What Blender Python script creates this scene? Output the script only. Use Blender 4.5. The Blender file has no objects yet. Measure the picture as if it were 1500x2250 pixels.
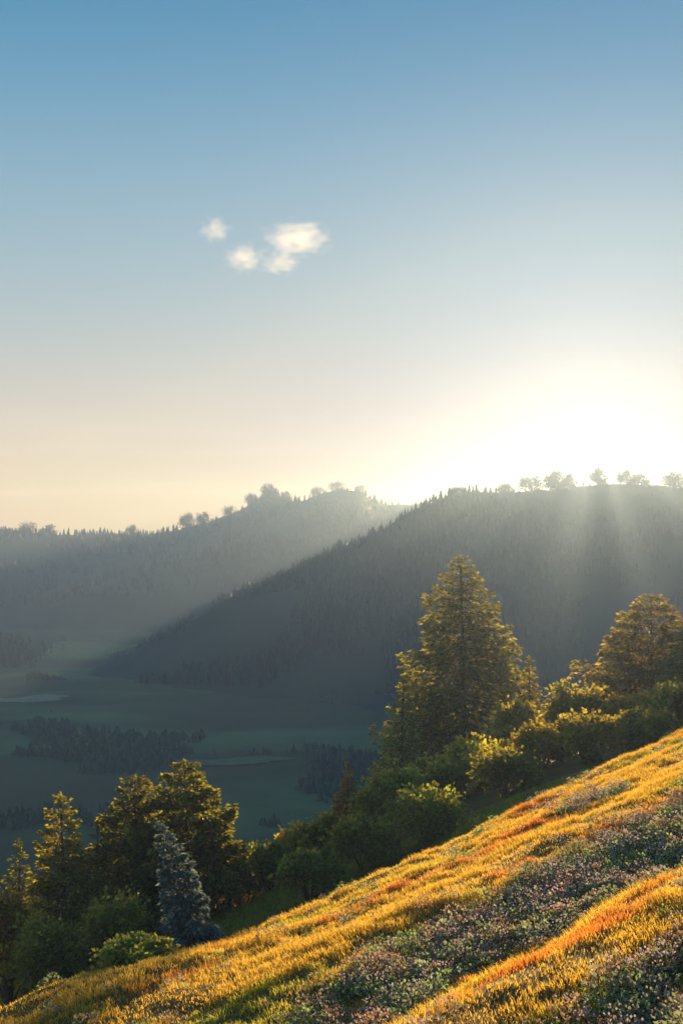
import bpy, math, random
import numpy as np
from mathutils import Vector

# ------------------------------------------------------------------ camera, sky, sun, exposure
SC = bpy.context.scene
COL = SC.collection
F = 1125 / math.tan(math.radians(25.0))          # focal length in photograph pixels
SUN_AZ, SUN_EL = math.radians(13.0), math.radians(4.5)
SUN_DIR = Vector((math.sin(SUN_AZ) * math.cos(SUN_EL), math.cos(SUN_AZ) * math.cos(SUN_EL), math.sin(SUN_EL)))

cd = bpy.data.cameras.new("camera")
cam = bpy.data.objects.new("camera", cd)
COL.objects.link(cam)
cam.location = (0, 0, 0)
cam.rotation_euler = (math.radians(90), 0, 0)
cd.sensor_fit = 'VERTICAL'
cd.angle = math.radians(50)
cd.clip_start = 0.5
cd.clip_end = 20000
SC.camera = cam

W = bpy.data.worlds.new("World")
SC.world = W
W.use_nodes = True
nt = W.node_tree
nt.nodes.clear()
w_out = nt.nodes.new("ShaderNodeOutputWorld")
w_bg = nt.nodes.new("ShaderNodeBackground")
w_sky = nt.nodes.new("ShaderNodeTexSky")
w_sky.sky_type = 'NISHITA'
w_sky.sun_disc = False
w_sky.sun_elevation = SUN_EL
w_sky.sun_rotation = SUN_AZ
w_sky.altitude = 900
w_sky.air_density = 1.0
w_sky.dust_density = 1.2
w_sky.ozone_density = 2.0
w_bg.inputs['Strength'].default_value = 0.10
EXPO = 1.0

def wn(typ, **kw):
    n = nt.nodes.new(typ)
    for k, v in kw.items(): setattr(n, k, v)
    return n

def wmath(op, a, b=None):
    n = wn("ShaderNodeMath", operation=op)
    for i, v in enumerate((a, b)):
        if v is None: continue
        if isinstance(v, (int, float)): n.inputs[i].default_value = v
        else: nt.links.new(v, n.inputs[i])
    return n.outputs[0]

w_tc = wn("ShaderNodeTexCoord")
w_sep = wn("ShaderNodeSeparateXYZ"); nt.links.new(w_tc.outputs["Generated"], w_sep.inputs[0])
# colour of the clear morning air by height above the horizon
w_ramp = wn("ShaderNodeValToRGB"); w_ramp.color_ramp.interpolation = 'B_SPLINE'
STOPS = [(0.0, (.74, .61, .50)), (.05, (.74, .64, .56)), (.10, (.63, .58, .54)), (.175, (.43, .53, .57)), (.25, (.32, .48, .57)),
         (.34, (.16, .37, .54)), (.43, (.05, .26, .46)), (.6, (.06, .22, .42)), (1.0, (.04, .15, .32))]
el = w_ramp.color_ramp.elements
while len(el) < len(STOPS): el.new(.5)
for e_, (p_, c_) in zip(el, STOPS):
    e_.position = p_; e_.color = (*c_, 1)
nt.links.new(w_sep.outputs["Z"], w_ramp.inputs[0])
# brightening round the sun
w_dot = wn("ShaderNodeVectorMath", operation='DOT_PRODUCT'); w_dot.inputs[1].default_value = SUN_DIR
nt.links.new(w_tc.outputs["Generated"], w_dot.inputs[0])
w_th = wmath('MULTIPLY', wmath('ARCCOSINE', wmath('MINIMUM', w_dot.outputs["Value"], 1.0)), 180 / math.pi)
w_wide = wmath('MULTIPLY', wmath('POWER', math.e, wmath('DIVIDE', w_th, -13.0)), .2)
w_core = wmath('POWER', math.e, wmath('MULTIPLY', wmath('POWER', wmath('DIVIDE', w_th, 4.2), 2.0), -1.0))
w_f = wmath('MINIMUM', wmath('ADD', w_wide, wmath('MULTIPLY', w_core, .1)), 1.0)
w_mix = wn("ShaderNodeMix", data_type='RGBA')
nt.links.new(w_f, w_mix.inputs["Factor"]); nt.links.new(w_ramp.outputs[0], w_mix.inputs[6])
w_mix.inputs[7].default_value = (.95, .73, .72, 1)
# thin uneven veils of cloud low over the horizon
w_map = wn("ShaderNodeMapping"); w_map.inputs["Scale"].default_value = (5, 5, 60)
nt.links.new(w_tc.outputs["Generated"], w_map.inputs[0])
w_no = wn("ShaderNodeTexNoise"); w_no.inputs["Scale"].default_value = 1.0; w_no.inputs["Detail"].default_value = 5
nt.links.new(w_map.outputs[0], w_no.inputs["Vector"])
w_lo = wn("ShaderNodeMapRange"); w_lo.inputs["From Min"].default_value = .12; w_lo.inputs["From Max"].default_value = .01
w_lo.inputs["To Max"].default_value = 1.0
nt.links.new(w_sep.outputs["Z"], w_lo.inputs["Value"])
w_th2 = wn("ShaderNodeMapRange"); w_th2.inputs["From Min"].default_value = .48; w_th2.inputs["From Max"].default_value = .72; w_th2.inputs["To Max"].default_value = .35
nt.links.new(w_no.outputs["Fac"], w_th2.inputs["Value"])
w_veil = wn("ShaderNodeMix", data_type='RGBA'); w_veil.inputs[7].default_value = (1.0, .86, .76, 1)
nt.links.new(wmath('MULTIPLY', w_lo.outputs[0], w_th2.outputs[0]), w_veil.inputs["Factor"])
nt.links.new(w_mix.outputs[2], w_veil.inputs[6])
w_sc = wn("ShaderNodeVectorMath", operation='SCALE'); w_sc.inputs["Scale"].default_value = 10 / 2 ** EXPO
nt.links.new(w_veil.outputs[2], w_sc.inputs[0])
w_cl = wn("ShaderNodeVectorMath", operation='MINIMUM'); w_cl.inputs[1].default_value = (6, 6, 6)
nt.links.new(w_sky.outputs[0], w_cl.inputs[0])
w_fin = wn("ShaderNodeMix", data_type='RGBA'); w_fin.inputs["Factor"].default_value = .12
nt.links.new(w_sc.outputs[0], w_fin.inputs[6]); nt.links.new(w_cl.outputs[0], w_fin.inputs[7])
nt.links.new(w_fin.outputs[2], w_bg.inputs['Color'])
nt.links.new(w_bg.outputs[0], w_out.inputs['Surface'])

sl = bpy.data.lights.new("sun", 'SUN')
sl.energy = 5.0
sl.angle = math.radians(0.5)
sl.color = (1.0, 0.72, 0.38)
sun = bpy.data.objects.new("sun", sl)
COL.objects.link(sun)
sun.location = (200, 800, 300)
sun.rotation_euler = SUN_DIR.to_track_quat('Z', 'Y').to_euler()

SC.view_settings.view_transform = 'Standard'
SC.view_settings.look = 'None'
SC.view_settings.exposure = EXPO
SC.view_settings.gamma = 1.0
SC.view_settings.use_curve_mapping = False
SC.render.engine = 'CYCLES'
SC.cycles.max_bounces = 6
SC.cycles.diffuse_bounces = 3
SC.cycles.transmission_bounces = 4
SC.cycles.volume_bounces = 3
SC.cycles.use_denoising = True
SC.cycles.sample_clamp_indirect = 4.0

# ------------------------------------------------------------------ helpers
RNG = np.random.default_rng(7)

def at(px, py, y):
    """a point seen at a photograph pixel, y metres ahead"""
    return np.array([(px - 750) / F * y, y, -(py - 1125) / F * y])

def hash2(ix, iy, seed):
    n = (ix.astype(np.int64) * 374761393 + iy.astype(np.int64) * 668265263 + seed * 974711) & 0x7fffffff
    n = ((n ^ (n >> 13)) * 1274126177) & 0x7fffffff
    n = n ^ (n >> 16)
    return (n & 0xffff) / 65535.0

def vnoise(x, y, seed=0):
    x = np.asarray(x, float); y = np.asarray(y, float)
    ix = np.floor(x); iy = np.floor(y)
    fx = x - ix; fy = y - iy
    fx = fx * fx * (3 - 2 * fx); fy = fy * fy * (3 - 2 * fy)
    a = hash2(ix, iy, seed); b = hash2(ix + 1, iy, seed)
    c = hash2(ix, iy + 1, seed); d = hash2(ix + 1, iy + 1, seed)
    return (a * (1 - fx) + b * fx) * (1 - fy) + (c * (1 - fx) + d * fx) * fy

def fbm(x, y, seed=0, octaves=4):
    s = 0; amp = 1; tot = 0
    for k in range(octaves):
        s = s + amp * vnoise(np.asarray(x) * 2 ** k, np.asarray(y) * 2 ** k, seed + 31 * k)
        tot += amp; amp *= .5
    return s / tot * 2 - 1            # about -1..1

def sstep(a, b, x):
    t = np.clip((x - a) / (b - a), 0, 1)
    return t * t * (3 - 2 * t)

def smax(a, b, k):
    h = np.clip(.5 + .5 * (a - b) / k, 0, 1)
    return b * (1 - h) + a * h + k * h * (1 - h)

def mesh_obj(name, V, faces, mat, parent=None, tint=None, smooth=True, kind=None):
    """one mesh object from arrays; faces is (n,3) or (n,4)"""
    V = np.asarray(V, np.float32); faces = np.asarray(faces, np.int32)
    me = bpy.data.meshes.new(name)
    me.vertices.add(len(V)); me.vertices.foreach_set("co", V.ravel())
    k = faces.shape[1]
    me.loops.add(faces.size); me.loops.foreach_set("vertex_index", faces.ravel())
    me.polygons.add(len(faces))
    me.polygons.foreach_set("loop_start", np.arange(0, faces.size, k, dtype=np.int32))
    me.polygons.foreach_set("use_smooth", np.full(len(faces), smooth))
    if tint is not None:
        ca = me.color_attributes.new("tint", 'FLOAT_COLOR', 'POINT')
        c = np.ones((len(V), 4), np.float32); c[:, :3] = tint
        ca.data.foreach_set("color", c.ravel())
    me.update(calc_edges=True)
    me.validate()
    me.materials.append(mat)
    o = bpy.data.objects.new(name, me)
    COL.objects.link(o)
    if parent is not None: o.parent = parent
    if kind: o["kind"] = kind
    return o

def empty(name, loc, label, cat, group=None):
    o = bpy.data.objects.new(name, None)
    COL.objects.link(o)
    o.location = [float(c) for c in loc]
    o["label"] = label; o["category"] = cat
    if group: o["group"] = group
    return o

def new_mat(name):
    m = bpy.data.materials.new(name)
    m.use_nodes = True
    t = m.node_tree
    t.nodes.clear()
    return m, t, t.nodes.new("ShaderNodeOutputMaterial")

def N(t, typ, **kw):
    n = t.nodes.new(typ)
    for k, v in kw.items(): setattr(n, k, v)
    return n

def leaf_mat(name, refl, trans, amount=.5, rough=.6):
    """leaves: reflect and let light through; each multiplied by the leaf's own tint"""
    m, t, out = new_mat(name)
    at_ = N(t, "ShaderNodeAttribute", attribute_name="tint")
    d = N(t, "ShaderNodeBsdfPrincipled"); d.inputs["Roughness"].default_value = rough
    d.inputs["Specular IOR Level"].default_value = .25
    tr = N(t, "ShaderNodeBsdfTranslucent")
    for node, colr in ((d, refl), (tr, trans)):
        mx = N(t, "ShaderNodeMix", data_type='RGBA', blend_type='MULTIPLY')
        mx.inputs["Factor"].default_value = 1
        mx.inputs[6].default_value = (*colr, 1)
        t.links.new(at_.outputs["Color"], mx.inputs[7])
        t.links.new(mx.outputs[2], node.inputs[0])
    ms = N(t, "ShaderNodeMixShader"); ms.inputs[0].default_value = amount
    t.links.new(d.outputs[0], ms.inputs[1]); t.links.new(tr.outputs[0], ms.inputs[2])
    t.links.new(ms.outputs[0], out.inputs["Surface"])
    return m

def rough_mat(name, c1, c2, scale, rough=.9, bump=.3, tint=False):
    m, t, out = new_mat(name)
    tc = N(t, "ShaderNodeTexCoord")
    no = N(t, "ShaderNodeTexNoise"); no.inputs["Scale"].default_value = scale
    no.inputs["Detail"].default_value = 8; no.inputs["Roughness"].default_value = .65
    t.links.new(tc.outputs["Object"], no.inputs["Vector"])
    cr = N(t, "ShaderNodeValToRGB")
    cr.color_ramp.elements[0].position = .3; cr.color_ramp.elements[0].color = (*c1, 1)
    cr.color_ramp.elements[1].position = .7; cr.color_ramp.elements[1].color = (*c2, 1)
    t.links.new(no.outputs["Fac"], cr.inputs[0])
    d = N(t, "ShaderNodeBsdfPrincipled"); d.inputs["Roughness"].default_value = rough
    d.inputs["Specular IOR Level"].default_value = .15
    src = cr.outputs[0]
    if tint:
        at_ = N(t, "ShaderNodeAttribute", attribute_name="tint")
        mx = N(t, "ShaderNodeMix", data_type='RGBA', blend_type='MULTIPLY'); mx.inputs["Factor"].default_value = 1
        t.links.new(src, mx.inputs[6]); t.links.new(at_.outputs["Color"], mx.inputs[7])
        src = mx.outputs[2]
    t.links.new(src, d.inputs["Base Color"])
    bp = N(t, "ShaderNodeBump"); bp.inputs["Strength"].default_value = bump
    t.links.new(no.outputs["Fac"], bp.inputs["Height"]); t.links.new(bp.outputs[0], d.inputs["Normal"])
    t.links.new(d.outputs[0], out.inputs["Surface"])
    return m

M_SOIL = rough_mat("hillside_soil", (.05, .04, .022), (.12, .10, .045), 1.3, tint=True)
M_VALLEY = rough_mat("valley_grass", (.05, .062, .032), (.10, .115, .055), .012, bump=.1, tint=True)
M_HILL = rough_mat("hill_forest_floor", (.02, .035, .022), (.04, .055, .03), .02, bump=.2)
M_FIELD = rough_mat("hay_field", (.13, .14, .08), (.34, .31, .2), .25, bump=.1)
M_PASTURE = rough_mat("pasture", (.08, .095, .05), (.15, .16, .09), .2, bump=.1)
M_BARK = rough_mat("bark", (.05, .035, .025), (.12, .085, .06), 3.0, bump=.8)
M_FOREST = leaf_mat("forest_needles", (.03, .045, .025), (.04, .05, .015), .3)
M_NEEDLE = leaf_mat("spruce_needles", (.11, .115, .042), (.40, .38, .045), .45)
M_BLUE = leaf_mat("blue_spruce_needles", (.12, .21, .24), (.20, .27, .24), .45)
M_LEAF = leaf_mat("shrub_leaves", (.12, .12, .045), (.46, .40, .05), .5)
M_GRASS = leaf_mat("grass_blades", (.32, .22, .05), (.95, .62, .08), .62)
M_HEATH = leaf_mat("heather_leaves", (.26, .28, .22), (.38, .38, .18), .45)
M_BLOOM = leaf_mat("heather_bloom", (.50, .43, .54), (.52, .41, .46), .45)

# ------------------------------------------------------------------ the near hillside
def y_edge(x):
    return 52 + np.where(x > 0, .987, .75) * x

def band_v(x, y):
    return (y_edge(x) - y) / np.maximum(21.9 + .327 * x, 8)

BV = np.array([-.5, -.12, 0, .12, .3, .42, .6, .72, 1.03, 1.2, 1.3, 1.5, 1.75, 2.1, 2.4, 3])
BH = np.array([0, 0, .15, -.2, .3, -.05, .45, .2, -.85, .35, .3, -.6, .4, -.7, .2, 0])

def hill_z(x, y):
    x = np.asarray(x, float); y = np.asarray(y, float)
    v = band_v(x, y) + .05 * fbm(x * .11, y * .11, 5, 3)
    h = np.zeros_like(v)
    for dv in (-.05, -.02, .02, .05): h = h + np.interp(v + dv, BV, BH) / 4
    h = h * (sstep(-14, 2, x) * .8 + .2)
    up = -7.7 + .33 * x - .2 * y + h
    up = up + 1.5 * np.exp(-((x + 11) ** 2 / 40 + (y - 42) ** 2 / 30))
    low = -10 + .371 * x - .198 * y - .17 * np.maximum(x - 18, 0) - .8 * np.exp(-((x - 0) ** 2 / 300 + (y - 70) ** 2 / 200))
    d = (y_edge(x) - y) / 1.4
    w = sstep(-5.5, .6, d)
    z = low * (1 - w) + up * w
    q = np.maximum(0, y - 100 - .25 * np.maximum(x, -40))
    z = z - .0025 * np.minimum(q, 170) ** 2 - np.maximum(q - 170, 0) * .8
    z = z + .22 * fbm(x * .35, y * .35, 11, 4) + .06 * fbm(x * 1.9, y * 1.9, 13, 2)
    z = smax(z, -1.75 - .5 * np.hypot(x, y), 2.0)
    return smax(z, -122.0 + .004 * (y - 500), 10)

def valley_z(x, y):
    return -113 + .004 * (y - 500) + 5 * fbm(x * .006, y * .006, 21, 4) + 1.2 * fbm(x * .03, y * .03, 23, 3)

def grid(xs, ys):
    X, Y = np.meshgrid(xs, ys)
    nx, ny = len(xs), len(ys)
    i = np.arange(nx * ny).reshape(ny, nx)
    Fc = np.stack([i[:-1, :-1], i[:-1, 1:], i[1:, 1:], i[1:, :-1]], -1).reshape(-1, 4)
    return X.ravel(), Y.ravel(), Fc

def heather_mask(x, y):
    v = band_v(x, y) + .06 * fbm(x * .22, y * .22, 41, 4)
    def bump(a, b, c, d): return sstep(a, b, v) * (1 - sstep(c, d, v))
    m = bump(.72, .80, 1.02, 1.10) * sstep(-3, 3, x) + bump(.93, .97, 1.03, 1.09) * (1 - sstep(-3, 3, x))
    m = m + bump(1.36, 1.42, 1.9, 2.0)
    m = m + .35 * sstep(.25, .55, fbm(x * .3, y * .3, 43, 3)) * sstep(1.05, 1.2, v)
    m = m + .8 * bump(.30, .34, .37, .42) * sstep(.0, .4, fbm(x * .15, y * .15, 47, 3))
    return np.clip(m, 0, 1)

# cells shrink where the photograph looks closely
xs = np.concatenate([np.linspace(-260, -40, 40)[:-1], np.linspace(-40, 60, 260), np.linspace(60, 320, 40)[1:]])
ys = np.concatenate([np.linspace(-90, 10, 30)[:-1], np.linspace(10, 100, 240), np.linspace(100, 420, 90)[1:]])
X, Y, FC = grid(xs, ys)
Z = hill_z(X, Y)
hm = heather_mask(X, Y)[:, None]
soil = (1 - hm) * np.array([1.5, 1.15, .6]) + hm * np.array([.75, .75, .85])
soil *= (.8 + .3 * fbm(X * .5, Y * .5, 3, 3))[:, None]
o = mesh_obj("hillside", np.stack([X, Y, Z], 1), FC, M_SOIL, tint=soil)
o["kind"] = "structure"

# ------------------------------------------------------------------ valley floor, hills
xs = np.concatenate([np.linspace(-3200, -500, 50)[:-1], np.linspace(-500, 500, 220), np.linspace(500, 3200, 50)[1:]]); ys = np.concatenate([np.linspace(-900, 250, 20)[:-1], np.linspace(250, 1000, 220), np.linspace(1000, 4200, 60)[1:]])
X, Y, FC = grid(xs, ys)
gm = sstep(-.15, .4, fbm(X * .007 + 3, Y * .02, 61, 4))[:, None]
vt = (1 - gm) * np.array([.8, .75, .6]) + gm * np.array([1.35, 1.65, 1.25])
o = mesh_obj("valley", np.stack([X, Y, valley_z(X, Y)], 1), FC, M_VALLEY, tint=vt)
o["kind"] = "structure"

def loft_hill(name, ridge, front, back, foot, seed, rough, n=180, rows=41, bow=1.0, soft=5):
    """a hill from its ridge line: sheet falling to the front and to the back foot"""
    R = np.array([at(*r[:3]) for r in ridge])
    s = np.concatenate([[0], np.cumsum(np.hypot(*np.diff(R[:, :2], axis=0).T))])
    u = np.linspace(0, s[-1], n)
    P = np.stack([np.interp(u, s, R[:, k]) for k in range(3)], 1)
    ker = np.ones(soft) / soft
    for k in range(3):
        P[:, k] = np.convolve(np.pad(P[:, k], soft // 2, mode='edge'), ker, 'valid')
    tv = np.linspace(-1, 1, rows)
    front = np.interp(P[:, 0] / P[:, 1] * F + 750, [r_[0] for r_ in ridge], [r_[3] if len(r_) > 3 else front for r_ in ridge])
    pts = []
    for t_ in tv:
        x = P[:, 0]; y = P[:, 1] + (front * t_ if t_ < 0 else back * t_)
        fall = 1 - abs(t_) ** bow
        z = foot + (P[:, 2] - foot) * fall
        env = np.clip(np.abs(t_) * 4, 0, 1)
        z = z + rough * env * fbm(x * .006, y * .006, seed, 4) + .15 * rough * fbm(x * .04, y * .04, seed + 3, 2)
        pts.append(np.stack([x, y, z], 1))
    V = np.concatenate(pts)
    i = np.arange(n * rows).reshape(rows, n)
    FCs = np.stack([i[:-1, :-1], i[:-1, 1:], i[1:, 1:], i[1:, :-1]], -1).reshape(-1, 4)
    ob = mesh_obj(name, V, FCs, M_HILL)
    ob["kind"] = "structure"
    V = V.reshape(rows, n, 3)
    return V[rows // 2], V

FAR_RIDGE = [(-1500, 1190, 2000), (-600, 1150, 2000), (-200, 1175, 2000), (0, 1168, 2000), (150, 1176, 2000), (330, 1172, 2000), (390, 1165, 2000),
             (440, 1152, 1970), (480, 1140, 1950), (535, 1122, 1950), (560, 1098, 1950), (585, 1086, 1950), (612, 1088, 1945), (632, 1102, 1940), (662, 1104, 1930),
             (690, 1094, 1920), (715, 1080, 1910), (745, 1076, 1900), (790, 1082, 1900), (812, 1100, 1900), (850, 1108, 1900), (950, 1112, 1900),
             (1200, 1130, 2000), (1800, 1120, 2000)]
SPUR_RIDGE = [(60, 1530, 740, 20), (180, 1485, 760, 45), (330, 1408, 790, 90), (480, 1322, 820, 150), (640, 1248, 850, 215), (750, 1200, 870, 260), (850, 1160, 885, 300),
              (930, 1108, 900), (1000, 1086, 900), (1110, 1082, 900), (1250, 1072, 900), (1320, 1066, 900), (1420, 1066, 900), (1500, 1078, 900),
              (1750, 1070, 880), (2300, 1010, 850), (3200, 1000, 800)]
LOW_RIDGE = [(-900, 1380, 800), (-300, 1385, 830), (-60, 1408, 850), (30, 1418, 850), (90, 1434, 850), (150, 1470, 850), (230, 1500, 850)]
far_P, far_V = loft_hill("far_hills", FAR_RIDGE, 1120, 700, -125, 71, 26, n=520, soft=3)
spur_P, spur_V = loft_hill("hills", SPUR_RIDGE, 330, 500, -122, 83, 16, n=240, bow=.85)
low_P, low_V = loft_hill("low_hill", LOW_RIDGE, 120, 300, -120, 91, 3, n=80)

def field(cx, cy, y, wx, wy, seed, mat):
    """pale mown patch lying on the valley floor"""
    c = at(cx, cy, y)
    a = np.linspace(0, 2 * np.pi, 48, endpoint=False)
    rr = 1 + .55 * fbm(np.cos(a) * 1.8 + 5, np.sin(a) * 1.8, seed, 4)
    V = [(c[0], c[1], 0)]
    ring = 6
    for k in range(1, ring + 1):
        for j, t_ in enumerate(a):
            V.append((c[0] + wx * rr[j] * np.cos(t_) * k / ring, c[1] + wy * rr[j] * np.sin(t_) * k / ring, 0))
    V = np.array(V); V[:, 2] = valley_z(V[:, 0], V[:, 1]) + .5
    T = []
    n = len(a)
    for j in range(n): T.append((0, 1 + j, 1 + (j + 1) % n))
    for k in range(ring - 1):
        for j in range(n):
            p, q = 1 + k * n + j, 1 + k * n + (j + 1) % n
            T += [(p, p + n, q + n), (p, q + n, q)]
    ob = mesh_obj("field", V, T, mat)
    ob["kind"] = "structure"

field(10, 1527, 655, 32, 11, 3, M_FIELD)
field(500, 1645, 500, 27, 8, 4, M_PASTURE)

# ------------------------------------------------------------------ far woods (stuff)
def low_poly_trees(P, H, R, rng, sides=6, layers=3):
    """many far conifers as one mesh: stacked skirts of uneven radius"""
    n = len(P)
    V, T, C = [], [], []
    base = 0
    a0 = rng.random(n) * 6.28
    tint = (.7 + .7 * rng.random(n))
    for l in range(layers):
        z0 = H * (.08 + .27 * l); z1 = H * (.08 + .27 * l) + H * .42
        if l == layers - 1: z1 = H
        r = R * (1 - .27 * l)
        ring = []
        for k in range(sides):
            a = a0 + l + k * 2 * np.pi / sides
            rr = r * (.7 + .6 * rng.random(n))
            ring.append(np.stack([P[:, 0] + rr * np.cos(a), P[:, 1] + rr * np.sin(a), P[:, 2] + z0 + (rng.random(n) - .6) * .08 * H], 1))
        tip = np.stack([P[:, 0] + (rng.random(n) - .5) * .1 * R, P[:, 1], P[:, 2] + z1], 1)
        block = np.stack(ring + [tip], 1)               # n, sides+1, 3
        V.append(block.reshape(-1, 3))
        C.append(np.repeat(tint, sides + 1))
        idx = base + np.arange(n)[:, None] * (sides + 1)
        for k in range(sides):
            T.append(np.concatenate([idx + k, idx + (k + 1) % sides, idx + sides], 1))
        base += n * (sides + 1)
    c = np.concatenate(C)[:, None] * np.array([1, 1, 1])
    return np.concatenate(V), np.concatenate(T), c

def sample_sheet(S, n, rng, t0, t1):
    rows, cols, _ = S.shape
    a = rng.random(n) * (t1 - t0) * (rows - 1.01) + t0 * (rows - 1.01); b = rng.random(n) * (cols - 1.01)
    i = a.astype(int); j = b.astype(int); fa = (a - i)[:, None]; fb = (b - j)[:, None]
    return (S[i, j] * (1 - fa) + S[i + 1, j] * fa) * (1 - fb) + (S[i, j + 1] * (1 - fa) + S[i + 1, j + 1] * fa) * fb

rng = np.random.default_rng(3)
for nm, S, n, t0, t1, hh in (("forest", spur_V, 15000, .08, .52, 6.5), ("forest", far_V, 14000, .12, .52, 9), ("forest", low_V, 900, .2, .6, 8)):
    P = sample_sheet(S, n, rng, t0, t1)
    P = P[(np.abs(P[:, 0]) / P[:, 1] < .5)]
    P = P[fbm(P[:, 0] * .012, P[:, 1] * .012, 101, 3) > -.25]
    H = hh * (.5 + .7 * rng.random(len(P)))
    if S is spur_V: H = np.where((P[:, 0] / P[:, 1] * F + 750 > 1130) & (P[:, 1] > 865), H * .5, H)     # growth kept low along the crest so sunlight passes between the ridge trees
    H = H * (.75 + .7 * sstep(-.4, .5, fbm(P[:, 0] * .02, P[:, 1] * .02, 103, 3)))
    V, T, c = low_poly_trees(P, H, H * .27, rng, sides=5)
    ob = mesh_obj(nm, V, T, M_FOREST, tint=c, smooth=False, kind="stuff")
    ob["label"] = {6.5: "dark forest covering the nearer hill below the sun", 9: "hazy blue forest covering the far hills", 8: "dark wood on the low hill at the valley end"}[hh]
# woods of the valley floor
n = 26000
a = rng.random(n); yy = 320 + 480 * rng.random(n); xx = (rng.random(n) - .62) * .75 * yy
k = fbm(xx * .010, yy * .022, 111, 4) > .22
P = np.stack([xx[k], yy[k], valley_z(xx[k], yy[k]) - .3], 1)
for fx, fy, fw, fh in ((*at(30, 1527, 655)[:2], 40, 40), (*at(530, 1645, 500)[:2], 30, 30)):
    P = P[(np.abs(P[:, 0] - fx) > fw) | (P[:, 1] > fy + 12) | (P[:, 1] < fy - fh)]
H = 4.2 * (.4 + .8 * rng.random(len(P)))
V, T, c = low_poly_trees(P, H, H * .42, rng, sides=4)
ob = mesh_obj("forest", V, T, M_FOREST, tint=c * 2.0, smooth=False, kind="stuff")
ob["label"] = "scattered woods on the shaded valley floor"

# ------------------------------------------------------------------ tree and shrub builders
def tube(path, rad, sides=8):
    path = np.asarray(path, float); n = len(path)
    V, T = [], []
    for i in range(n):
        d = path[min(i + 1, n - 1)] - path[max(i - 1, 0)]
        d /= np.linalg.norm(d) + 1e-9
        a = np.cross(d, [0.31, .95, .1]); a /= np.linalg.norm(a) + 1e-9
        b = np.cross(d, a)
        for k in range(sides):
            t_ = 2 * np.pi * k / sides
            V.append(path[i] + rad[i] * (a * np.cos(t_) + b * np.sin(t_)))
    for i in range(n - 1):
        for k in range(sides):
            p, q = i * sides + k, i * sides + (k + 1) % sides
            T += [(p, q, q + sides), (p, q + sides, p + sides)]
    return np.array(V), np.array(T)

def join(parts):
    V, T, o_ = [], [], 0
    for v, t_ in parts:
        V.append(v); T.append(np.asarray(t_) + o_); o_ += len(v)
    return np.concatenate(V), np.concatenate(T)

def sprays(P, D, L, Wd, rng, up=.5):
    """leaf-sized diamonds: at P, pointing along D"""
    n = len(P)
    D = D / (np.linalg.norm(D, axis=1, keepdims=True) + 1e-9)
    nrm = rng.normal(size=(n, 3)); nrm[:, 2] += up * 2
    S = np.cross(D, nrm); S /= np.linalg.norm(S, axis=1, keepdims=True) + 1e-9
    L = L[:, None]; Wd = Wd[:, None]
    sag = np.zeros((n, 3)); sag[:, 2] = -.18 * L[:, 0]
    A = P; B = P + D * L * .45 + S * Wd; C = P + D * L + sag; E = P + D * L * .45 - S * Wd
    V = np.stack([A, B, C, E], 1).reshape(-1, 3)
    i = np.arange(n)[:, None] * 4
    T = np.concatenate([np.concatenate([i, i + 1, i + 2], 1), np.concatenate([i, i + 2, i + 3], 1)])
    return V, T

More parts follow.
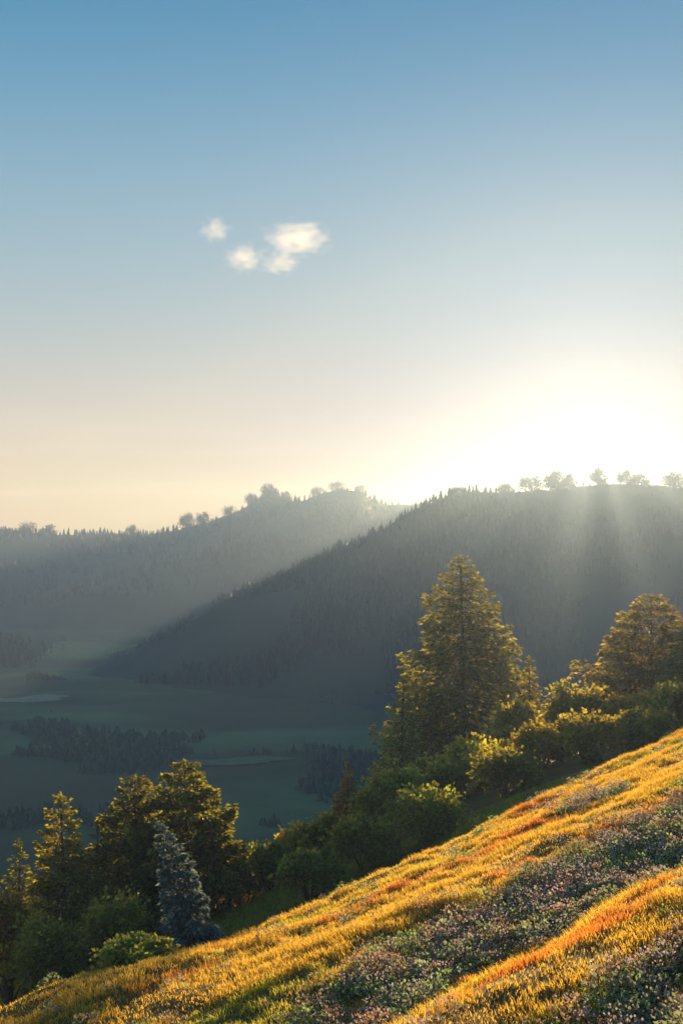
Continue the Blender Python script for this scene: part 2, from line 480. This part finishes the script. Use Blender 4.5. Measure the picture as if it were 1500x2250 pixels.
def conifer(name, loc, h, r, seed, label, mat, count=9000, leaf=.45, group=None, shape=.8, lean=0, cat="tree", low=.06, shade=(1, 1, 1), tiptint=1.35):
    rng = np.random.default_rng(seed)
    root = empty(name, loc, label, cat, group)
    # trunk
    tz = np.linspace(-.6, h * .97, 9)
    path = np.stack([lean * (tz / h) ** 2 * h + .01 * h * np.sin(tz * 3 / h + seed), .01 * h * np.cos(tz * 2 / h), tz], 1)
    v, t_ = tube(path, .018 * h * (1 - .93 * np.clip(tz / h, 0, 1)) + .01, 8)
    mesh_obj("trunk", v, t_, M_BARK, root)
    axis = lambda z: np.stack([np.interp(z, tz, path[:, 0]), np.interp(z, tz, path[:, 1]), z], -1)
    # limbs in uneven whorls
    nb = int(np.clip(h * 11, 60, 280))
    fz = low + (1 - low) * (np.arange(nb) + rng.random(nb)) / nb
    nl = max(13, int(h * .95)); wl = np.floor(fz * nl); fz = np.clip((wl + .5 + (fz * nl - wl - .5) * .6) / nl, low, .99)
    az = np.arange(nb) * 2.4 + rng.normal(size=nb) * .5
    lobe = 1 + .22 * np.sin(az * 2 + seed) * (1 - fz) + .16 * rng.normal(size=nb)
    Lb = np.clip(r * ((1 - fz) ** shape * lobe + .02), .12 * r * (1 - fz) + .1, 1.35 * r)
    limbs, PP, DD, LL, TT = [], [], [], [], []
    wsum = (Lb ** 1.35).sum()
    for i in range(nb):
        z0 = fz[i] * h
        b0 = axis(np.array([z0]))[0]
        out = np.array([np.cos(az[i]), np.sin(az[i]), 0])
        drop = (-.10 - .32 * (1 - fz[i])) * Lb[i]
        s = np.linspace(0, 1, 5)
        pts = b0 + np.outer(s, out) * Lb[i]
        pts[:, 2] += drop * s * (1.7 - s) + .35 * Lb[i] * fz[i] * s
        if Lb[i] > .4: limbs.append(tube(pts, (.0045 * h * (1 - fz[i] * .7)) * (1 - .85 * s) + .004, 4))
        m = max(8, int(count * Lb[i] ** 1.35 / wsum))
        f = rng.random(m) ** .6
        f = np.clip(f + .04, .08, 1.02)
        base = np.stack([np.interp(f, s, pts[:, k]) for k in range(3)], 1)
        wid = (.34 * Lb[i] * (1.1 - f) + .06 * Lb[i] + .05)
        side = np.array([-out[1], out[0], 0])
        lat = rng.normal(size=m) * .55
        base = base + np.outer(lat * wid, side)
        base[:, 2] += -np.abs(rng.normal(size=m)) * .10 * Lb[i] - .12 * np.abs(lat) * wid + rng.normal(size=m) * .02 * h * (1 - fz[i])
        dirn = out[None, :] * (.6 + .4 * f[:, None]) + np.outer(lat * .9, side) + rng.normal(size=(m, 3)) * .35
        dirn[:, 2] += -.15 + .5 * fz[i]
        PP.append(base); DD.append(dirn); LL.append(leaf * (.55 + .8 * rng.random(m)) * (.55 + .5 * min(1, Lb[i] / (r * .6))))
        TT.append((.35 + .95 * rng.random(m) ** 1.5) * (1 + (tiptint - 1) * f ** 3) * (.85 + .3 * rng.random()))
    # leader
    m = 40
    zz = h * (1 - .07 * rng.random(m))
    PP.append(axis(zz) + rng.normal(size=(m, 3)) * .012 * r); dd = rng.normal(size=(m, 3)) * .5; dd[:, 2] += 1.0
    DD.append(dd); LL.append(np.full(m, leaf * .6)); TT.append(np.full(m, 1.1))
    v, t_ = join(limbs)
    lo = mesh_obj("limbs", v, t_, M_BARK, root, kind="stuff")
    L_ = np.concatenate(LL); tt = np.concatenate(TT)
    v, t_ = sprays(np.concatenate(PP), np.concatenate(DD), L_, L_ * .24, rng)
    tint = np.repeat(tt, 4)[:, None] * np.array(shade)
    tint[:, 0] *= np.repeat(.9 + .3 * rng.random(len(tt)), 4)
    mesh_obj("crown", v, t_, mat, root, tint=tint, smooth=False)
    return root

def leafy(name, loc, h, r, seed, label, cat="shrub", mat=None, count=2500, leaf=.2, group=None, shade=(1, 1, 1), upright=.4, lobes=9, tree=False):
    """a broad-leaved tree or shrub: stems that fork into uneven leafy lobes"""
    rng = np.random.default_rng(seed)
    root = empty(name, loc, label, cat, group)
    stems, PP, DD, TT = [], [], [], []
    trunk_h = .3 * h if tree else 0
    if tree:
        p = np.array([[0, 0, -.5], [0, 0, .1 * h], [.02 * h, 0, trunk_h], [.01 * h, .01 * h, .6 * h]])
        v, t_ = tube(p, [.035 * h, .03 * h, .024 * h, .012 * h], 8)
        mesh_obj("trunk", v, t_, M_BARK, root)
    for k in range(lobes):
        a = k * 2.4 + rng.random(); rad = r * (.15 + .62 * math.sqrt((k + .5) / lobes))
        zc = h * (.82 - .5 * (rad / r) ** (1.2 + upright) + .12 * rng.normal())
        zc = float(np.clip(zc, .25 * h, .86 * h))
        if tree:
            zc = h * (.10 + .72 * ((k * .618) % 1))
            rad = r * .75 * math.sqrt(max(0, 1 - (max(0, zc / h - .38) / .52) ** 2)) * (.3 + .7 * rng.random())
        c = np.array([rad * math.cos(a), rad * math.sin(a), zc])
        lr = r * (.18 + .2 * rng.random()) * (1.35 if tree else 1); lz = min(lr * (1.0 + upright), max(.12 * h, h - zc))
        st = np.array([[c[0] * .1, c[1] * .1, trunk_h - .15], [c[0] * .45, c[1] * .45, trunk_h + (zc - trunk_h) * .45], c])
        stems.append(tube(st, [.012 * h + .01, .008 * h + .008, .005], 5))
        m = count // lobes
        d = rng.normal(size=(m, 3)); d /= np.linalg.norm(d, axis=1, keepdims=True)
        rr = rng.random(m) ** .45
        rr *= 1 + .18 * rng.normal(size=m)
        p = c + d * rr[:, None] * np.array([lr, lr, lz])
        p[:, 2] = np.maximum(p[:, 2], .04 * h)
        PP.append(p); dd = d + rng.normal(size=(m, 3)) * .7; dd[:, 2] += upright
        DD.append(dd); TT.append((.6 + .6 * rng.random(m)) * (.55 + .9 * rng.random()) * (.8 + .35 * rr))
    # loose twigs that break the outline
    m = count // 6
    d = rng.normal(size=(m, 3)); d[:, 2] = np.abs(d[:, 2]); d /= np.linalg.norm(d, axis=1, keepdims=True)
    p = d * np.array([r, r, h * .62]) * (.7 + .55 * rng.random(m) ** 2)[:, None]; p[:, 2] += .34 * h
    PP.append(p); DD.append(d + rng.normal(size=(m, 3)) * .4); TT.append(.8 + .5 * rng.random(m))
    v, t_ = join(stems)
    mesh_obj("limbs" if tree else "stems", v, t_, M_BARK, root, kind="stuff")
    P = np.concatenate(PP); n = len(P)
    L_ = leaf * (.6 + .8 * rng.random(n))
    v, t_ = sprays(P, np.concatenate(DD), L_, L_ * .34, rng, up=.2)
    tint = np.repeat(np.concatenate(TT), 4)[:, None] * np.array(shade)
    tint[:, 0] *= np.repeat(.85 + .4 * rng.random(n), 4)
    mesh_obj("crown" if tree else "leaves", v, t_, mat or M_LEAF, root, tint=tint, smooth=False)
    return root

def stand(px, y, top, width):
    """where a plant stands on the slope, its height and half width, from where its top shows"""
    x = (px - 750) / F * y
    z = float(hill_z(x, y))
    return (x, y, z - .1), (-(top - 1125) / F * y) - z, width / F * y / 2

# ---- the conifers beyond the crest
CON = [
 # px, y, top, width, seed, name, label, mat, count, leaf, shape, shade
 (1015, 150, 1222, 360, 1, "spruce_tree", "tallest spruce, full and golden topped, rising behind the crest below the sun", M_NEEDLE, 34000, .75, .66, (1, 1, 1)),
 (1432, 135, 1305, 330, 2, "spruce_tree", "broad golden spruce on the slope to the right of the tallest one", M_NEEDLE, 22000, .65, .62, (1.2, 1.0, .8)),
 (1520, 128, 1330, 150, 3, "spruce_tree", "dark spruce cut off by the right edge of the picture", M_NEEDLE, 8000, .65, .8, (.8, 1.0, .8)),
 (884, 138, 1482, 150, 4, "young_spruce", "pale green young spruce at the left foot of the tallest spruce", M_NEEDLE, 5000, .5, .75, (1.1, 1.35, 1.2)),
 (762, 96, 1672, 78, 5, "young_spruce", "slim pointed orange-tinged young spruce standing out left of the bushes", M_NEEDLE, 3500, .34, .8, (1.7, 1.15, .8)),
 (1160, 135, 1440, 95, 6, "young_spruce", "thin young spruce close to the right side of the tallest spruce", M_NEEDLE, 4000, .5, .8, (1.2, 1.1, .8)),
 (136, 78, 1738, 200, 7, "young_spruce", "yellow-tipped spruce of the lower left group, farthest left", M_NEEDLE, 11000, .38, .65, (1.35, 1.3, .8)),
 (410, 84, 1668, 290, 8, "spruce_tree", "tallest dark spruce of the lower left group", M_NEEDLE, 26000, .46, .58, (.95, 1.0, .8)),
 (300, 86, 1700, 260, 9, "spruce_tree", "dark brownish spruce between the yellow-tipped one and the tallest of the lower left group", M_NEEDLE, 22000, .46, .58, (.9, .9, .75)),
 (425, 68, 1802, 128, 10, "blue_spruce", "small blue-grey spruce with bright rim in front of the dark ones", M_BLUE, 11000, .3, .6, (1, 1, 1)),
 (212, 80, 1800, 110, 11, "young_spruce", "small spruce squeezed between yellow-tipped and brownish spruces", M_NEEDLE, 4500, .34, .75, (.9, .8, .6)),
 (40, 80, 1840, 120, 12, "young_spruce", "small dark spruce at the left edge of the picture", M_NEEDLE, 5000, .34, .75, (.7, .85, .7)),
 (1330, 140, 1420, 110, 13, "young_spruce", "golden young spruce leaning on the left side of the broad spruce", M_NEEDLE, 4500, .5, .75, (1.3, 1.05, .75)),
]
for px, y, top, wd, seed, nm, lab, mat, cnt, leaf, shp, shade in CON:
    loc, h, r = stand(px, y, top, wd)
    conifer(nm, loc, h, r, seed, lab, mat, cnt, leaf, shape=shp, shade=shade, lean=-.28 if nm == "blue_spruce" else 0)

SHR = [
 # px, y, top, width, seed, label, shade, name, count
 (1130, 118, 1545, 120, 21, "yellow-green bush at the right foot of the tallest spruce", (1.3, 1.3, .8), "bush", 3500),
 (1250, 112, 1500, 110, 22, "olive bush right of the gap beside the tallest spruce", (1, 1.05, .9), "bush", 3000),
 (1310, 110, 1515, 120, 23, "olive bush below the golden young spruce", (.95, .95, .7), "bush", 3000),
 (1390, 106, 1520, 130, 24, "rusty bush at the foot of the broad golden spruce", (1.15, .85, .7), "bush", 3200),
 (1480, 102, 1500, 140, 25, "dark bush on the slope by the right edge of the picture", (.7, .8, .6), "bush", 3200),
 (1050, 100, 1625, 160, 26, "round yellow bush in front of the tallest spruce", (1.25, 1.3, .7), "bush", 4000),
 (960, 98, 1665, 130, 27, "dark bush left of the round yellow bush", (1.09, 1.16, 1.01), "bush", 3000),
 (890, 94, 1680, 120, 28, "grey-green bush beside the pale young spruce", (1, 1.2, 1), "bush", 3000),
 (835, 92, 1705, 110, 29, "grey-green bush right of the slim orange spruce", (1, 1.15, .95), "bush", 3000),
 (720, 88, 1790, 100, 30, "olive bush left of the slim orange spruce", (1.05, 1.1, .8), "bush", 2600),
 (650, 86, 1800, 85, 31, "pale yellow bush at the left end of the bushes along the crest", (1.7, 1.6, 1.1), "bush", 2400),
 (590, 84, 1850, 100, 32, "low dark bush between the pale yellow bush and the lower left spruces", (0.87, 1.09, 1.01), "bush", 2400),
 (510, 82, 1880, 110, 33, "brownish bush at the right foot of the lower left spruces", (.9, .8, .6), "bush", 2600),
 (300, 45, 2068, 170, 34, "grey-green bush on the grassy mound at the lower left", (1.0, 1.25, 1.2), "bush", 5000),
 (20, 72, 1945, 110, 35, "reddish bush at the left edge below the small dark spruce", (1.1, .8, .7), "bush", 2600),
 (250, 72, 1950, 150, 36, "dark bush filling the foot of the lower left spruces", (1.01, 1.09, 0.87), "bush", 3000),
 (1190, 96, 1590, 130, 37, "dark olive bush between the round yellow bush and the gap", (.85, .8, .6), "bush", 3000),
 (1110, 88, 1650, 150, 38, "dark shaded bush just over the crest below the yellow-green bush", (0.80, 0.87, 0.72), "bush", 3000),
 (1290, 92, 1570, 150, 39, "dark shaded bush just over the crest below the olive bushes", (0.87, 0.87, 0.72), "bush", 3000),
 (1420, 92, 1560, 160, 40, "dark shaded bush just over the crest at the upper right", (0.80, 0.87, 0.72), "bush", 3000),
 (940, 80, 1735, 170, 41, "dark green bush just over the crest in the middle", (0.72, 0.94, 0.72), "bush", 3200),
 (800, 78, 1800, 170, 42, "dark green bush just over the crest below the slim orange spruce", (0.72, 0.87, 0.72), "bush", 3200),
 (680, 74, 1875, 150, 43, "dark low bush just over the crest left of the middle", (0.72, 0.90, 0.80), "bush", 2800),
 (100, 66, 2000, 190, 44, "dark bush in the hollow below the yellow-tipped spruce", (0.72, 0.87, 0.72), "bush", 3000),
]
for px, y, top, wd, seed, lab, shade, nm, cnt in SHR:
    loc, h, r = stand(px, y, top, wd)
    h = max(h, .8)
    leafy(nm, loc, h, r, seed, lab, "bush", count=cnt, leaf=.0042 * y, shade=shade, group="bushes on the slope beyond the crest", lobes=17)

# ---- trees standing on the two skylines
def sky_z(P, px):
    ang = (px - 750) / F
    k = np.argmin(np.abs(P[:, 0] / P[:, 1] - ang))
    return P[k]

SKY = [
 # px, top, width, ridge, label
 (62, 1148, 60, far_P, "wide low tree on the far ridge at the left end"),
 (110, 1152, 45, far_P, "second low tree on the far left ridge, beside the widest"),
 (290, 1153, 40, far_P, "single low tree where the far left ridge is flat"),
 (412, 1128, 50, far_P, "left of the two trees where the far ridge starts to climb"),
 (446, 1126, 44, far_P, "right of the two trees where the far ridge starts to climb"),
 (505, 1112, 46, far_P, "small tree on the climbing far ridge left of the boxy clump"),
 (552, 1084, 44, far_P, "left and lower tree of the boxy clump on the far ridge"),
 (590, 1063, 46, far_P, "tallest tree of the boxy clump on the far ridge"),
 (628, 1080, 46, far_P, "right tree of the boxy clump on the far ridge"),
 (698, 1070, 46, far_P, "left tree of the highest clump on the far ridge"),
 (742, 1058, 60, far_P, "middle and widest tree of the highest clump on the far ridge"),
 (790, 1066, 46, far_P, "right tree of the highest clump on the far ridge"),
 (1005, 1068, 60, spur_P, "low tree on the nearer ridge where it becomes the skyline"),
 (1110, 1060, 50, spur_P, "lone tree on the nearer ridge farthest left of the sun"),
 (1165, 1040, 80, spur_P, "broad tree on the nearer ridge right of the lone one"),  # from here on, trees enlarged and spaced to break the sunlight into shafts
 (1218, 1028, 60, spur_P, "tall tree on the nearer ridge just left of the sun"),
 (1250, 1036, 44, spur_P, "smaller tree touching the tall one just left of the sun"),
 (1315, 1022, 38, spur_P, "tree on the nearer ridge straight below the sun"),
 (1376, 1028, 50, spur_P, "tall tree on the nearer ridge just right of the sun"),
 (1408, 1036, 50, spur_P, "smaller tree beside the tall one just right of the sun"),
 (1482, 1032, 84, spur_P, "broad rightmost tree on the nearer ridge"),
]
for i, (px, top, wd, P, lab) in enumerate(SKY):
    b = sky_z(P, px)
    y = b[1]; x = (px - 750) / F * y
    h = -(top - 1125) / F * y - b[2] + 2.5
    r = wd / F * y / 2 * (.72 if P is far_P else .9)
    h *= 1 if P is far_P else .88
    leafy("ridge_tree", (x, y, b[2] - (5.5 if P is far_P else 2.5)), h + (3 if P is far_P else 0), r, 200 + i, lab, "tree", mat=M_FOREST, count=1400, leaf=.09 * max(h, 12), group="trees on the skyline ridges",
          upright=.7 if P is far_P else .4, lobes=11, tree=True, shade=(1, 1, 1))

# ------------------------------------------------------------------ grass and heather on the near slope (stuff)
def scatter(n, rng, x0, x1, y0, y1):
    x = x0 + (x1 - x0) * rng.random(n); y = y0 + (y1 - y0) * rng.random(n)
    k = (np.abs(x / y) < .345)
    return x[k], y[k]

def blades(x, y, hgt, wid, tint, rng):
    n = len(x)
    z = hill_z(x, y) - .02
    a = rng.random(n) * 6.28
    lean = .15 + .5 * rng.random(n)
    dx = np.cos(a) * lean - .15; dy = np.sin(a) * lean - .1       # combed a little downhill
    b = rng.random(n) * 6.28
    sx, sy = np.cos(b) * wid / 2, np.sin(b) * wid / 2
    P0 = np.stack([x - sx, y - sy, z], 1); P1 = np.stack([x + sx, y + sy, z], 1)
    mx, my, mz = x + dx * hgt * .45, y + dy * hgt * .45, z + hgt * .62
    P2 = np.stack([mx + sx * .75, my + sy * .75, mz], 1); P3 = np.stack([mx - sx * .75, my - sy * .75, mz], 1)
    P4 = np.stack([x + dx * hgt * 1.15, y + dy * hgt * 1.15, z + hgt * (1 - .25 * lean)], 1)
    V = np.stack([P0, P1, P2, P3, P4], 1).reshape(-1, 3)
    i = np.arange(n)[:, None] * 5
    T = np.concatenate([np.concatenate([i, i + 1, i + 2], 1), np.concatenate([i, i + 2, i + 3], 1), np.concatenate([i + 3, i + 2, i + 4], 1)])
    return V, T, np.repeat(tint, 5, axis=0)

rng = np.random.default_rng(17)
x, y = scatter(1900000, rng, -26, 36, 16, 84)
x2 = -12 + 34 * rng.random(260000); y2 = -6 + 44 * rng.random(260000)       # the slope goes on beside and under the viewer
out = (np.abs(x2) > .345 * np.maximum(y2, 0)) | (y2 < 16)
x = np.concatenate([x, x2[out]]); y = np.concatenate([y, y2[out]])
v = band_v(x, y)
hm = heather_mask(x, y)
tus = .6 * fbm(x * 1.5, y * 1.5, 131, 2) + .8 * fbm((.8 * x + .6 * y) * .3, v * 15, 133, 3)                       # tussocks
up = v > -.28
dens = np.where(up, (1 - .66 * hm) * (.3 + .8 * sstep(-.35, .3, tus)), .28)
k = rng.random(len(x)) < dens * .66
x, y, v, hm, tus = x[k], y[k], v[k], hm[k], tus[k]
hgt = (.11 + .21 * rng.random(len(x))) * (.5 + .8 * sstep(-.4, .5, tus)) * np.where(v > -.28, 1, 1.5)
hgt *= 1 - .3 * hm
side = (np.abs(x) > .345 * np.maximum(y, 0)) | (y < 16)
hgt = hgt * np.where(side, 1.25, 1)
al = .8 * x + .6 * y
red = sstep(.12, .42, fbm(al * .13 + 7, v * 9, 137, 4))[:, None]
grn = sstep(.1, .45, fbm(al * .12, v * 7 + 9, 139, 4))[:, None]
tint = np.array([1.0, 1.0, 1.0]) * (.65 + .6 * rng.random(len(x)))[:, None]
tint = tint * ((1 - red) + red * np.array([1.0, .58, .75]))
tint = tint * ((1 - grn) + grn * np.array([.72, 1.02, .8]))
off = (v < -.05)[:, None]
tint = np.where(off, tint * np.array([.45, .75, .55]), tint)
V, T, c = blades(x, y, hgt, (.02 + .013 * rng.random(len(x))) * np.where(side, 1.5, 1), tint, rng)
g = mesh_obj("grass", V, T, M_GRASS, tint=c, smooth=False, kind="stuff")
g["label"] = "golden backlit grass covering the near slope in diagonal strips"

def heather(n, rng):
    x, y = scatter(n, rng, -22, 34, 15, 84)
    hm = heather_mask(x, y)
    spot = sstep(.2, .5, fbm(x * .7, y * .9, 151, 3)) * .22
    k = rng.random(len(x)) < np.maximum(hm, spot) * (band_v(x, y) > -.1)
    x, y, hm = x[k], y[k], hm[k]
    z = hill_z(x, y)
    n = len(x)
    R_ = .22 + .4 * rng.random(n)
    big = 40
    d = rng.normal(size=(n, big, 3)); d[..., 2] = np.abs(d[..., 2]) + .15
    d /= np.linalg.norm(d, axis=-1, keepdims=True)
    rr = (.55 + .5 * rng.random((n, big)))[..., None] * R_[:, None, None]
    P = np.stack([x, y, z], 1)[:, None, :] + d * rr * np.array([1, 1, .75])
    kind_ = rng.random(n) * .6 + .4 * np.clip(.5 + .9 * fbm(x * .5, y * .5, 157, 3), 0, 1)
    base = np.where(kind_[:, None] < .4, np.array([[.8, 1.1, .7]]), np.where(kind_[:, None] < .6, np.array([[1.1, 1.2, 1.25]]), np.array([[1.1, .7, .6]]))) * (.6 + .7 * rng.random(n))[:, None]
    tl = np.repeat(base[:, None, :], big, 1) * (.7 + .6 * rng.random((n, big)))[..., None]
    leaves = (P.reshape(-1, 3), (d + rng.normal(size=d.shape) * .5).reshape(-1, 3), tl.reshape(-1, 3), np.repeat(R_, big) * .27)
    fl = kind_ > .46
    m = 30
    d2 = rng.normal(size=(n, m, 3)); d2[..., 2] = np.abs(d2[..., 2]) + .5
    d2 /= np.linalg.norm(d2, axis=-1, keepdims=True)
    P2 = np.stack([x, y, z], 1)[:, None, :] + d2 * (.85 + .3 * rng.random((n, m)))[..., None] * R_[:, None, None] * np.array([1, 1, .8])
    tf = np.repeat((np.array([1.0, 1.0, 1.0]) * (.6 + .7 * rng.random(n))[:, None])[:, None, :], m, 1)
    tf[..., 0] *= (.8 + .5 * rng.random(n))[:, None]
    flowers = (P2[fl].reshape(-1, 3), (d2 + np.array([0, 0, .5]))[fl].reshape(-1, 3), tf[fl].reshape(-1, 3), np.repeat(R_[fl], m) * .15)
    return leaves, flowers

lv, fw = heather(30000, np.random.default_rng(19))
for (P, D, c, L_), nm, mat, lab, wf in ((lv, "heather", M_HEATH, "grey-green heather covering the shaded strips of the slope", .3),
                                       (fw, "heather_flowers", M_BLOOM, "purple heather bloom over the shaded strips of the slope", .35)):
    V, T = sprays(P, D, L_, L_ * wf, rng, up=.3)
    ob = mesh_obj(nm, V, T, mat, tint=np.repeat(c, 4, axis=0), smooth=False, kind="stuff")
    ob["label"] = lab

# ------------------------------------------------------------------ clouds
def cloud_mat(name, dens, seed):
    m, t, out = new_mat(name)
    tc = N(t, "ShaderNodeTexCoord")
    ln = N(t, "ShaderNodeVectorMath", operation='LENGTH')
    no = N(t, "ShaderNodeTexNoise", noise_dimensions='4D'); no.inputs["W"].default_value = seed
    no.inputs["Scale"].default_value = 2.6; no.inputs["Detail"].default_value = 6
    t.links.new(tc.outputs["Object"], no.inputs["Vector"])
    t.links.new(tc.outputs["Object"], ln.inputs[0])
    mr = N(t, "ShaderNodeMath", operation='MULTIPLY_ADD'); mr.inputs[1].default_value = 2.2
    t.links.new(no.outputs["Fac"], mr.inputs[0])
    neg = N(t, "ShaderNodeMath", operation='MULTIPLY'); neg.inputs[1].default_value = -1.0
    t.links.new(ln.outputs["Value"], neg.inputs[0]); t.links.new(neg.outputs[0], mr.inputs[2])
    rg = N(t, "ShaderNodeMapRange"); rg.inputs["From Min"].default_value = .30; rg.inputs["From Max"].default_value = 1.1
    rg.inputs["To Min"].default_value = 0; rg.inputs["To Max"].default_value = dens
    t.links.new(mr.outputs[0], rg.inputs["Value"])
    pv = N(t, "ShaderNodeVolumePrincipled"); pv.inputs["Color"].default_value = (1.0, .94, .92, 1)
    pv.inputs["Anisotropy"].default_value = .45
    t.links.new(rg.outputs[0], pv.inputs["Density"])
    t.links.new(pv.outputs[0], out.inputs["Volume"])
    return m

def cloud(px, py, wx, wz, dens, seed, label):
    import bmesh
    Y = 2600
    c = at(px, py, Y)
    bm = bmesh.new()
    bmesh.ops.create_icosphere(bm, subdivisions=3, radius=1.0)
    rs = np.random.default_rng(seed)
    for vv in bm.verts:
        vv.co *= 1 + .06 * rs.random()
    me = bpy.data.meshes.new("cloud"); bm.to_mesh(me); bm.free()
    me.materials.append(cloud_mat("cloud_vapour", dens, seed))
    ob = bpy.data.objects.new("cloud", me); COL.objects.link(ob)
    ob.location = c; ob.scale = (wx / F * Y, wx / F * Y * .7, wz / F * Y)
    ob["label"] = label; ob["category"] = "cloud"; ob["group"] = "small clouds in the clear sky"

cloud(648, 525, 92, 46, .0065, 3, "largest and whitest puff of cloud, ragged along its edge")
cloud(474, 505, 44, 36, .0065, 4, "small round puff of cloud farthest left of the four")
cloud(537, 568, 54, 40, .0065, 5, "round puff of cloud between the farthest left one and the flat one")
cloud(618, 580, 54, 30, .0065, 6, "flat little puff of cloud just under the largest one")

# ------------------------------------------------------------------ haze
def haze():
    x0, x1, y0, y1, z0, z1 = -2600, 2600, -300, 2900, -160, 56
    V = [(x, y, z) for z in (z0, z1) for y in (y0, y1) for x in (x0, x1)]
    Fq = [(0, 2, 3, 1), (4, 5, 7, 6), (0, 1, 5, 4), (2, 6, 7, 3), (0, 4, 6, 2), (1, 3, 7, 5)]
    m, t, out = new_mat("haze_air")
    # clear air scatters blue all round, mist droplets scatter forward past the sun
    ad = N(t, "ShaderNodeAddShader")
    for i, (c_, d_, g_) in enumerate((((.29, .52, .92), 3.4e-4, .0), ((1.0, .68, .34), .42e-4, .82))):
        pv = N(t, "ShaderNodeVolumePrincipled")
        pv.inputs["Color"].default_value = (*c_, 1)
        pv.inputs["Absorption Color"].default_value = (1, 1, 1, 1)
        pv.inputs["Density"].default_value = d_
        pv.inputs["Anisotropy"].default_value = g_
        t.links.new(pv.outputs[0], ad.inputs[i])
    t.links.new(ad.outputs[0], out.inputs["Volume"])
    mesh_obj("haze", V, Fq, m, smooth=False, kind="stuff")
haze()
